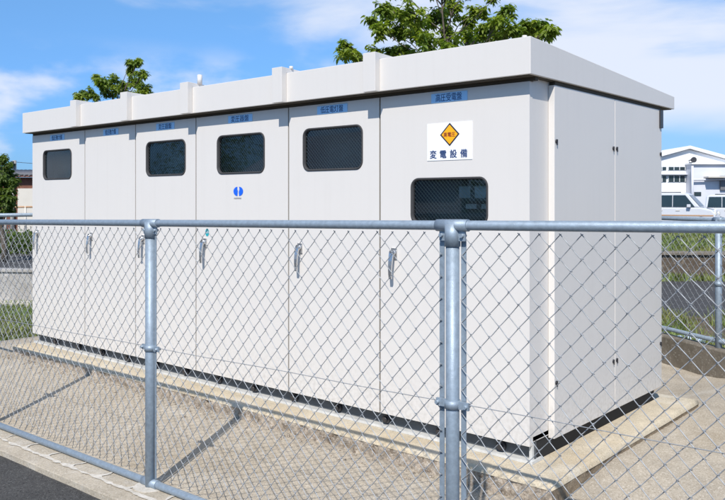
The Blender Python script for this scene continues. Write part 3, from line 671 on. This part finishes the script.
# ------------------------------------------------------------------ buildings
wh = thing('warehouse', 'white gabled warehouse with two rows of windows beyond the parked cars', 'building', (*site(0, 0), 0), R(40.8))
# local frame: x along the street, y away
D = 92.; k_ = D / 784.6
def lx(px): return (px - 362) * k_
def lz(py): return 1.66 - (py - 200) * k_
GL, GA, GR = lx(600), lx(688), lx(776)
ze = lz(173.5); za = lz(149.5)
bm = bmesh.new(); extrude_xz(bm, [(GL, .2), (GR, .2), (GR, ze), (GA, za), (GL, ze)], D, D + 24); link_mesh('wall', bm, M['white'], wh)
bm = bmesh.new(); extrude_xz(bm, [(GL - .6, ze - .1), (GA, za + .08), (GR + .6, ze - .1), (GR + .6, ze + .25), (GA, za + .42), (GL - .6, ze + .25)], D - .5, D + 24.5); link_mesh('roof', bm, M['white'], wh)
for (y0, y1) in ((167.0, 170.3), (175.8, 182)):
    for (x0, x1) in ((650, 665.5), (667.5, 688)):
        bm = bmesh.new(); box(bm, lx(x0), lx(x1), D - .08, D - .005, lz(y1), lz(y0)); w_ = link_mesh('window', bm, M['glassdark'], wh)
        q = lx(x0)
        bm = bmesh.new()
        while q < lx(x1): box(bm, q - .03, q + .03, D - .12, D - .081, lz(y1), lz(y0)); q += 1.1 * .6
        link_mesh('mullion', bm, M['white'], w_)
bm = bmesh.new(); box(bm, lx(649), lx(690), D - .5, D - .01, lz(174.8), lz(174)); link_mesh('ledge', bm, M['lavender'], wh)
an = thing('warehouse_annex', 'pale grey windowless annex joined to the right side of the white warehouse', 'building', (*site(0, 0), 0), R(40.8))
D2 = 90.4; k_ = D2 / 784.6
bm = bmesh.new(); box(bm, lx(691), lx(790), D2, D2 + 1.5, .2, lz(164.5)); link_mesh('wall', bm, M['lavender'], an)
bm = bmesh.new(); box(bm, lx(690), lx(791), D2 - .35, D2 + 1.55, lz(164.4), lz(163)); link_mesh('parapet', bm, M['white'], an)
bm = bmesh.new(); tube(bm, [(lx(690), D2 - .4, lz(180)), (lx(735), D2 - .4, lz(179))], .12, 8); tube(bm, [(lx(690.5), D2 - .4, .3), (lx(690.5), D2 - .4, lz(166))], .14, 8); link_mesh('pipe', bm, M['lavender'], an)
bm = bmesh.new(); box(bm, lx(703), lx(724), D2 - 1.3, D2 - .01, lz(178), lz(176.6)); link_mesh('awning', bm, M['cream'], an)
for x in (693.5,):
    bm = bmesh.new(); box(bm, lx(x), lx(x + 7), D2 - .06, D2 - .01, lz(196), lz(192)); link_mesh('window', bm, M['glassdark'], an)
bm = bmesh.new(); prism(bm, [(lx(719), D2 - .3), (lx(740), D2 - .3), (lx(740), D2 - .02), (lx(719), D2 - .02)], lz(190), lambda x, y: lz(176)); link_mesh('wall_shade', bm, M['roofgrey'], an)  # grey panel painting a patch of shade on the annex wall
# round horn loudspeaker on a bracket
k_ = 91 / 784.6
hs = thing('horn_speaker', 'small dark horn loudspeaker on a bracket below the warehouse gable', 'loudspeaker', (*site(0, 0), 0), R(40.8))
bm = bmesh.new(); tube(bm, [(lx(692), 90.6, lz(160)), (lx(692), 91.4, lz(160))], [.34, .12], 14); link_mesh('horn', bm, M['dkmetal'], hs)
bm = bmesh.new(); tube(bm, [(lx(692), 91.3, lz(160)), (lx(692), 91.99, lz(160))], .06, 8); box(bm, lx(690.8), lx(693.2), 91.2, 91.6, lz(163.4), lz(162)); link_mesh('bracket', bm, M['dkmetal'], hs)

# brown house on the left
k_ = 40 / 784.6
bh = thing('brown_shed', 'brown low building with a grey corrugated roof edge at the far left', 'building', (*site(0, 0), 0), R(40.8))
bm = bmesh.new(); box(bm, lx(-60), lx(60), 40, 45, -.1, lz(177.5)); link_mesh('wall', bm, M['brown'], bh)
bm = bmesh.new(); prism(bm, [(lx(-62), 39.6), (lx(62), 39.6), (lx(62), 45.4), (lx(-62), 45.4)], lambda x, y: lz(177.4) + (y - 39.6) * .08, lambda x, y: lz(176.3) + (y - 39.6) * .08); link_mesh('roof', bm, M['brown'], bh)
bm = bmesh.new(); x = lx(-62)
while x < lx(60): tube(bm, [(x, 39.55, lz(175.3)), (x, 45.4, lz(175.3) + .46)], .05, 6); x += .24
o = link_mesh('roof_ridge', bm, M['roofgrey'], bh); o['kind'] = 'stuff'
bm = bmesh.new(); box(bm, lx(18), lx(40), 39.9, 39.99, -.1, lz(188.5)); link_mesh('garage_door', bm, M['cream'], bh)
bm = bmesh.new(); tube(bm, [(lx(13), 39.85, 0), (lx(13), 39.85, lz(183))], .10, 8); tube(bm, [(lx(13), 39.85, lz(183)), (lx(13), 39.85, lz(180))], .17, 8); link_mesh('downpipe', bm, M['cream'], bh)
k_ = 36 / 784.6
gr = thing('guard_rail', 'thin pale barrier rail in front of the brown building at the left', 'barrier', (*site(0, 0), 0), R(40.8))
bm = bmesh.new(); tube(bm, [(lx(-40), 36, lz(207)), (lx(60), 36, lz(207))], .05, 6); link_mesh('rail', bm, M['stripe'], gr)
for x in range(-40, 61, 20): bm = bmesh.new(); tube(bm, [(lx(x + 5), 36, -.05), (lx(x + 5), 36, lz(206))], .05, 6); link_mesh('post', bm, M['cream'], gr)
# utility pole and wire
k_ = 48 / 784.6
up = thing('utility_pole', 'thin utility pole with crossarm rising behind the brown building', 'utility pole', (*site(0, 0), 0), R(40.8))
bm = bmesh.new(); tube(bm, [(lx(14), 48, -.1), (lx(14), 48, lz(160.5))], [.16, .11], 10); link_mesh('pole', bm, M['pole'], up)
bm = bmesh.new(); box(bm, lx(2), lx(16), 47.8, 47.95, lz(165.2), lz(163.8)); box(bm, lx(12.8), lx(15.2), 47.6, 47.78, lz(168), lz(161.5)); link_mesh('crossarm', bm, M['dkmetal'], up)
bm = bmesh.new(); tube(bm, [(lx(14 + t * 6), 48, lz(162 + .55 * t - .02 * t * t)) for t in range(14)], .014, 4); link_mesh('cable', bm, M['dkmetal'], up)

# ------------------------------------------------------------------ cars
def make_car(label, l, d, z, rz, scale=1.0, group='white cars parked in front of the warehouse'):
    x, y = site(l, d); c = thing('parked_car', label, 'car', (x, y, z), R(40.8) + rz, group); c.scale = (scale,) * 3
    HW = .74
    def wid(zz): return HW if zz < .98 else HW - (zz - .98) * .14
    low = [(0, .30), (.42, .30), (.50, .52), (.68, .60), (.86, .52), (.94, .30), (2.52, .30), (2.60, .52), (2.78, .60), (2.96, .52), (3.04, .30), (3.36, .30), (3.40, .55), (3.36, .80), (3.22, .96), (2.72, 1.06), (.02, 1.06), (-.02, .7)]
    bm = bmesh.new(); extrude_xz(bm, low, -HW, HW); link_mesh('body', bm, M['carwhite'], c, bevel=.07)
    cab_ = [(.02, 1.06), (2.74, 1.06), (2.22, 1.66), (2.02, 1.73), (.28, 1.73), (.10, 1.66)]
    bm = bmesh.new(); a = [bm.verts.new((px, -wid(pz) + .01, pz)) for px, pz in cab_]; b = [bm.verts.new((px, wid(pz) - .01, pz)) for px, pz in cab_]
    n = len(cab_); bm.faces.new(a); bm.faces.new(b[::-1])
    for i in range(n): bm.faces.new((a[(i + 1) % n], a[i], b[i], b[(i + 1) % n]))
    link_mesh('roof', bm, M['carwhite'], c, bevel=.05)
    for s in (-1, 1):
        for q in ([(.14, 1.08), (.82, 1.08), (.82, 1.62), (.22, 1.62)], [(.85, 1.08), (1.54, 1.08), (1.54, 1.62), (.85, 1.62)], [(1.57, 1.08), (2.52, 1.08), (2.10, 1.62), (1.57, 1.62)]):
            bm = bmesh.new(); bm.faces.new([bm.verts.new((px, s * (wid(pz) + .002), pz)) for px, pz in q]); link_mesh('side_window', bm, M['carglass'], c)
    bm = bmesh.new(); bm.faces.new([bm.verts.new(p) for p in ((2.71, -.64, 1.12), (2.71, .64, 1.12), (2.26, .56, 1.64), (2.26, -.56, 1.64))]); link_mesh('windscreen', bm, M['carglass'], c)
    for wx in (.68, 2.78):
        for s in (-1, 1):
            bm = bmesh.new(); tube(bm, [(wx, s * .56, .28), (wx, s * .73, .28)], .28, 20); w_ = link_mesh('wheel', bm, M['tyre'], c)
            bm = bmesh.new(); tube(bm, [(wx, s * .70, .28), (wx, s * .738, .28)], .18, 14); link_mesh('rim', bm, M['rim'], w_)
    for s in (-1, 1):
        bm = bmesh.new(); box(bm, 3.26, 3.395, min(s * .45, s * .70), max(s * .45, s * .70), .70, .86); link_mesh('headlight', bm, M['amberlens'], c, bevel=.03)
        bm = bmesh.new(); box(bm, 2.20, 2.36, min(s * .74, s * .92), max(s * .74, s * .92), 1.06, 1.20); link_mesh('mirror', bm, M['carwhite'], c, bevel=.02)
        bm = bmesh.new(); box(bm, .05, 3.30, min(s * .742, s * .752), max(s * .742, s * .752), .665, .72); link_mesh('side_stripe', bm, M['stripe'], c)
        for hx in (.95, 1.70): bm = bmesh.new(); box(bm, hx, hx + .17, min(s * .742, s * .765), max(s * .742, s * .765), .90, .93); link_mesh('door_handle', bm, M['cream'], c)
    bm = bmesh.new(); tube(bm, [(.5, 0, 1.75), (1.8, 0, 1.75)], .03, 6); link_mesh('roof_rail', bm, M['dkmetal'], c)
    return c
c1 = make_car('white boxy kei wagon with a tan side stripe, nearest to the cabinet', 13.35, 37.6, .26, R(-32))
c2 = make_car('white car further back, partly hidden behind the nose of the striped wagon', 18.1, 41.5, .20, R(-25), 1.0)
for ch in list(c2.children):
    if ch.name.startswith('side_stripe'): bpy.data.objects.remove(ch)

# ------------------------------------------------------------------ trees
def tree(name, label, l, d, z0, clusters, leaf, nleaf, depth_spread, mat_, seed, trunk_r=.09, extra=0, dens=1.0, fork=.45):
    """clusters: (px, py, r_px) read at distance d -> real positions round the trunk"""
    rnd = random.Random(seed); k = d / 784.6; bx, by = site(l, d)
    t = thing(name, label, 'tree', (bx, by, z0), R(40.8))
    cs = []
    for (px, py, r) in clusters:
        dl = (px - 362) * k - l; z = 1.66 - (py - 200) * k - z0; off = rnd.uniform(-1, 1) * depth_spread
        sc_ = (d + off) / d; cs.append((Vector(((dl + l) * sc_ - l, off, (z + z0 - 1.66) * sc_ + 1.66 - z0)), r * k * 1.0))
    top = max(c[0].z for c in cs); low = min(c[0].z for c in cs); fz = max(.8, low * fork * 1.6)
    bm = bmesh.new(); h = max(fz, top * .82)
    tr = [Vector((.06 * math.sin(i * 1.1), .05 * math.cos(i * 1.7) - .05, h * i / 10)) for i in range(11)]
    tube(bm, tr, [trunk_r * (1 - .85 * i / 10) for i in range(11)], 9)
    link_mesh('trunk', bm, M['bark'], t)
    bm = bmesh.new(); twigs = []
    for c, r in cs:
        hz = max(fz * .8, min(h * .95, c.z - (.35 + .5 * math.hypot(c.x, c.y)))); i = min(9, int(hz / h * 10)); s = tr[i].lerp(tr[i + 1], hz / h * 10 - i)
        mid = s.lerp(c, .5) + Vector((rnd.uniform(-.1, .1), rnd.uniform(-.1, .1), .02))
        tube(bm, [s, s.lerp(mid, .5) + Vector((0, 0, -.04)), mid, mid.lerp(c, .6), c], [trunk_r * .20, trunk_r * .17, trunk_r * .13, trunk_r * .09, .005], 6)
        for _ in range(max(8, int(12 * r / .22))):
            e = Vector((rnd.gauss(0, 1), rnd.gauss(0, 1), rnd.gauss(0, .8))).normalized() * r * rnd.uniform(.55, 1.12)
            st = mid.lerp(c, rnd.uniform(.5, 1)); en = c + e; tube(bm, [st, st.lerp(en, .5) + Vector((0, 0, .02)), en], [.010, .007, .003], 4, caps=False); twigs.append((st, en, r))
    link_mesh('limbs', bm, M['bark'], t)
    bm = bmesh.new(); per = max(1, int(nleaf / max(1, len(twigs))))
    for st, en, r in twigs:
        whorls = rnd.randint(2, 3)
        for w in range(whorls):
            p0 = st.lerp(en, (.45 + .55 * (w + 1) / whorls)) ; n = max(3, per // whorls)
            a0 = rnd.uniform(0, 6.28)
            for q in range(n):
                a = a0 + 6.28 * q / n + rnd.uniform(-.4, .4); ln = leaf * rnd.uniform(.6, 1.2); wd = ln * rnd.uniform(.17, .24)
                droop = rnd.uniform(-.95, .15); dr = Vector((math.cos(a) * math.cos(droop), math.sin(a) * math.cos(droop), math.sin(droop)))
                sd = dr.cross(Vector((rnd.uniform(-.5, .5), rnd.uniform(-.5, .5), 1))).normalized(); up_ = sd.cross(dr)
                p = p0 + Vector((rnd.uniform(-1, 1), rnd.uniform(-1, 1), rnd.uniform(-1, 1))) * leaf * .35
                b0 = p + dr * ln * .12; m1 = p + dr * ln * .42; m2 = p + dr * ln * .72 + Vector((0, 0, -ln * .05)); tp = p + dr * ln - Vector((0, 0, ln * .16))
                v = [bm.verts.new(x_) for x_ in (b0, m1 + sd * wd + up_ * wd * .25, m1 - sd * wd + up_ * wd * .25, m2 + sd * wd * .75 + up_ * wd * .15, m2 - sd * wd * .75 + up_ * wd * .15, tp, m1, m2)]
                bm.faces.new((v[0], v[1], v[6])); bm.faces.new((v[0], v[6], v[2])); bm.faces.new((v[1], v[3], v[7], v[6])); bm.faces.new((v[6], v[7], v[4], v[2])); bm.faces.new((v[3], v[5], v[7])); bm.faces.new((v[7], v[5], v[4]))
    o = link_mesh('foliage', bm, mat_, t, recalc=False); o['kind'] = 'stuff'
    return t
tree('broadleaf_tree', 'large leafy green tree rising above the middle of the cabinet roof', 1.30, 12.5, .0,
     [(347, 52, 10), (341, 45, 5), (372, 20, 7), (379, 30, 8), (392, 14, 11), (398, 30, 9), (384, 4, 8), (372, 51, 7), (390, 50, 7), (404, 48, 7),
      (412, 12, 14), (418, 30, 13), (428, 44, 12), (436, 18, 14), (444, 34, 13), (455, 46, 12), (452, 8, 12), (466, 22, 13), (470, 38, 11), (478, 8, 11),
      (486, 28, 9), (497, 22, 8), (500, 34, 8), (514, 26, 7), (528, 22, 7), (541, 24, 6), (551, 29, 5), (536, 33, 5), (520, 36, 6), (490, 44, 9), (508, 10, 8), (498, -6, 10),
      (400, -10, 14), (425, -14, 16), (450, -18, 16), (475, -16, 13), (415, -38, 14), (440, -44, 16), (465, -40, 12), (445, -68, 13),
      (420, 62, 14), (450, 66, 14), (480, 62, 12), (400, 70, 12), (440, 86, 14)], .108, 17000, 1.1, M['leaf'], 11, .06)
tree('broadleaf_tree', 'smaller green tree showing above the left part of the cabinet roof', -7.1, 23, .0,
     [(78, 97, 5), (86, 91, 6), (93, 96, 5), (97, 78, 4), (103, 83, 7), (112, 80, 7), (109, 92, 8), (120, 85, 8), (124, 94, 8), (130, 62, 4), (138, 62, 4), (133, 71, 5), (141, 75, 5), (135, 82, 7), (143, 88, 7), (149, 96, 6),
      (133, 95, 8), (120, 106, 9), (140, 108, 9), (105, 108, 9), (128, 122, 10)], .12, 10000, .9, M['leaf'], 12, .08)
tree('broadleaf_tree', 'dark green tree in front of the brown building at the left edge', -9.6, 21, .0,
     [(3, 158, 4), (6, 166, 5), (-4, 168, 7), (10, 174, 6), (2, 178, 8), (13, 181, 4), (-8, 184, 9), (7, 187, 7), (0, 196, 9), (9, 199, 6), (-14, 172, 9), (-12, 198, 9), (5, 208, 8), (-18, 188, 9), (-8, 210, 9)], .13, 6500, .8, M['leafdark'], 13, .09)

# ------------------------------------------------------------------ across the lane, behind the viewer: what the cabinet windows mirror
def bush_tree(name, label, x, y, h, r, seed, leaf=.2, n=5200, low=.25, m='leafdark', group=None):
    rnd = random.Random(seed); t = thing(name, label, 'tree' if low > .1 else 'bush', (x, y, 0), 0, group)
    bm = bmesh.new(); tube(bm, [(0, 0, -.1), (.05, 0, h * .4), (0, .05, h * .85)], [h * .025, h * .018, h * .006], 8); link_mesh('trunk', bm, M['bark'], t)
    cl = []
    for _ in range(26):
        v = Vector((rnd.gauss(0, 1), rnd.gauss(0, 1), rnd.gauss(0, 1))).normalized() * rnd.uniform(.35, 1)
        cl.append((Vector((v.x * r, v.y * r, h * (low + (1 - low) * (.5 + .5 * v.z)))), r * rnd.uniform(.22, .42)))
    bm = bmesh.new()
    for _ in range(n):
        c, q = rnd.choice(cl); v = Vector((rnd.gauss(0, 1), rnd.gauss(0, 1), rnd.gauss(0, 1))).normalized() * q * rnd.uniform(.6, 1.05) + c
        if v.z < .03: continue
        a = Vector((rnd.gauss(0, 1), rnd.gauss(0, 1), rnd.gauss(0, .6))).normalized() * leaf * rnd.uniform(.6, 1.2); b = a.cross(Vector((rnd.gauss(0, 1), rnd.gauss(0, 1), rnd.gauss(0, 1)))).normalized() * leaf * .3
        vs = [bm.verts.new(p) for p in (v, v + a * .5 + b, v + a, v + a * .5 - b)]; bm.faces.new(vs)
    o = link_mesh('foliage', bm, M[m], t, recalc=False); o['kind'] = 'stuff'; return t
bush_tree('broadleaf_tree', 'round green tree across the lane left of the small house', -36, -21, 7.5, 3.6, 31)
bush_tree('broadleaf_tree', 'tall green tree across the lane right of the small house', -16.5, -17, 7, 3.0, 32)
bush_tree('broadleaf_tree', 'low spreading tree across the lane nearest the parked side', -10.5, -16, 6, 2.8, 33)
hs_ = thing('small_house', 'small grey house with a pale pitched roof across the lane', 'house', (-25.5, -21, 0), R(8))
bm = bmesh.new(); box(bm, -4.5, 4.5, -3, 3, -.1, 3.2); link_mesh('wall', bm, M['lavender'], hs_)
bm = bmesh.new(); v = [bm.verts.new(p) for p in ((-5, -3.6, 3.0), (5, -3.6, 3.0), (5, 3.6, 3.0), (-5, 3.6, 3.0), (-5, 0, 5.0), (5, 0, 5.0))]
for f in ((0, 3, 2, 1), (0, 1, 5, 4), (2, 3, 4, 5), (0, 4, 3), (1, 2, 5)): bm.faces.new([v[i] for i in f])
link_mesh('roof', bm, M['lavender'], hs_)
for x in (-2.6, .2, 2.8): bm = bmesh.new(); box(bm, x - .7, x + .7, 3.003, 3.04, 1.0, 2.3); link_mesh('window', bm, M['glassdark'], hs_)
# unseen shrub added past the right edge to shade the low wall end
bush_tree('shade_shrub', 'dense green shrub added out of view past the right edge to shade the low wall', -1.02, 5.95, 1.75, .36, 41, .07, 6000, 0.02, 'leafdark')
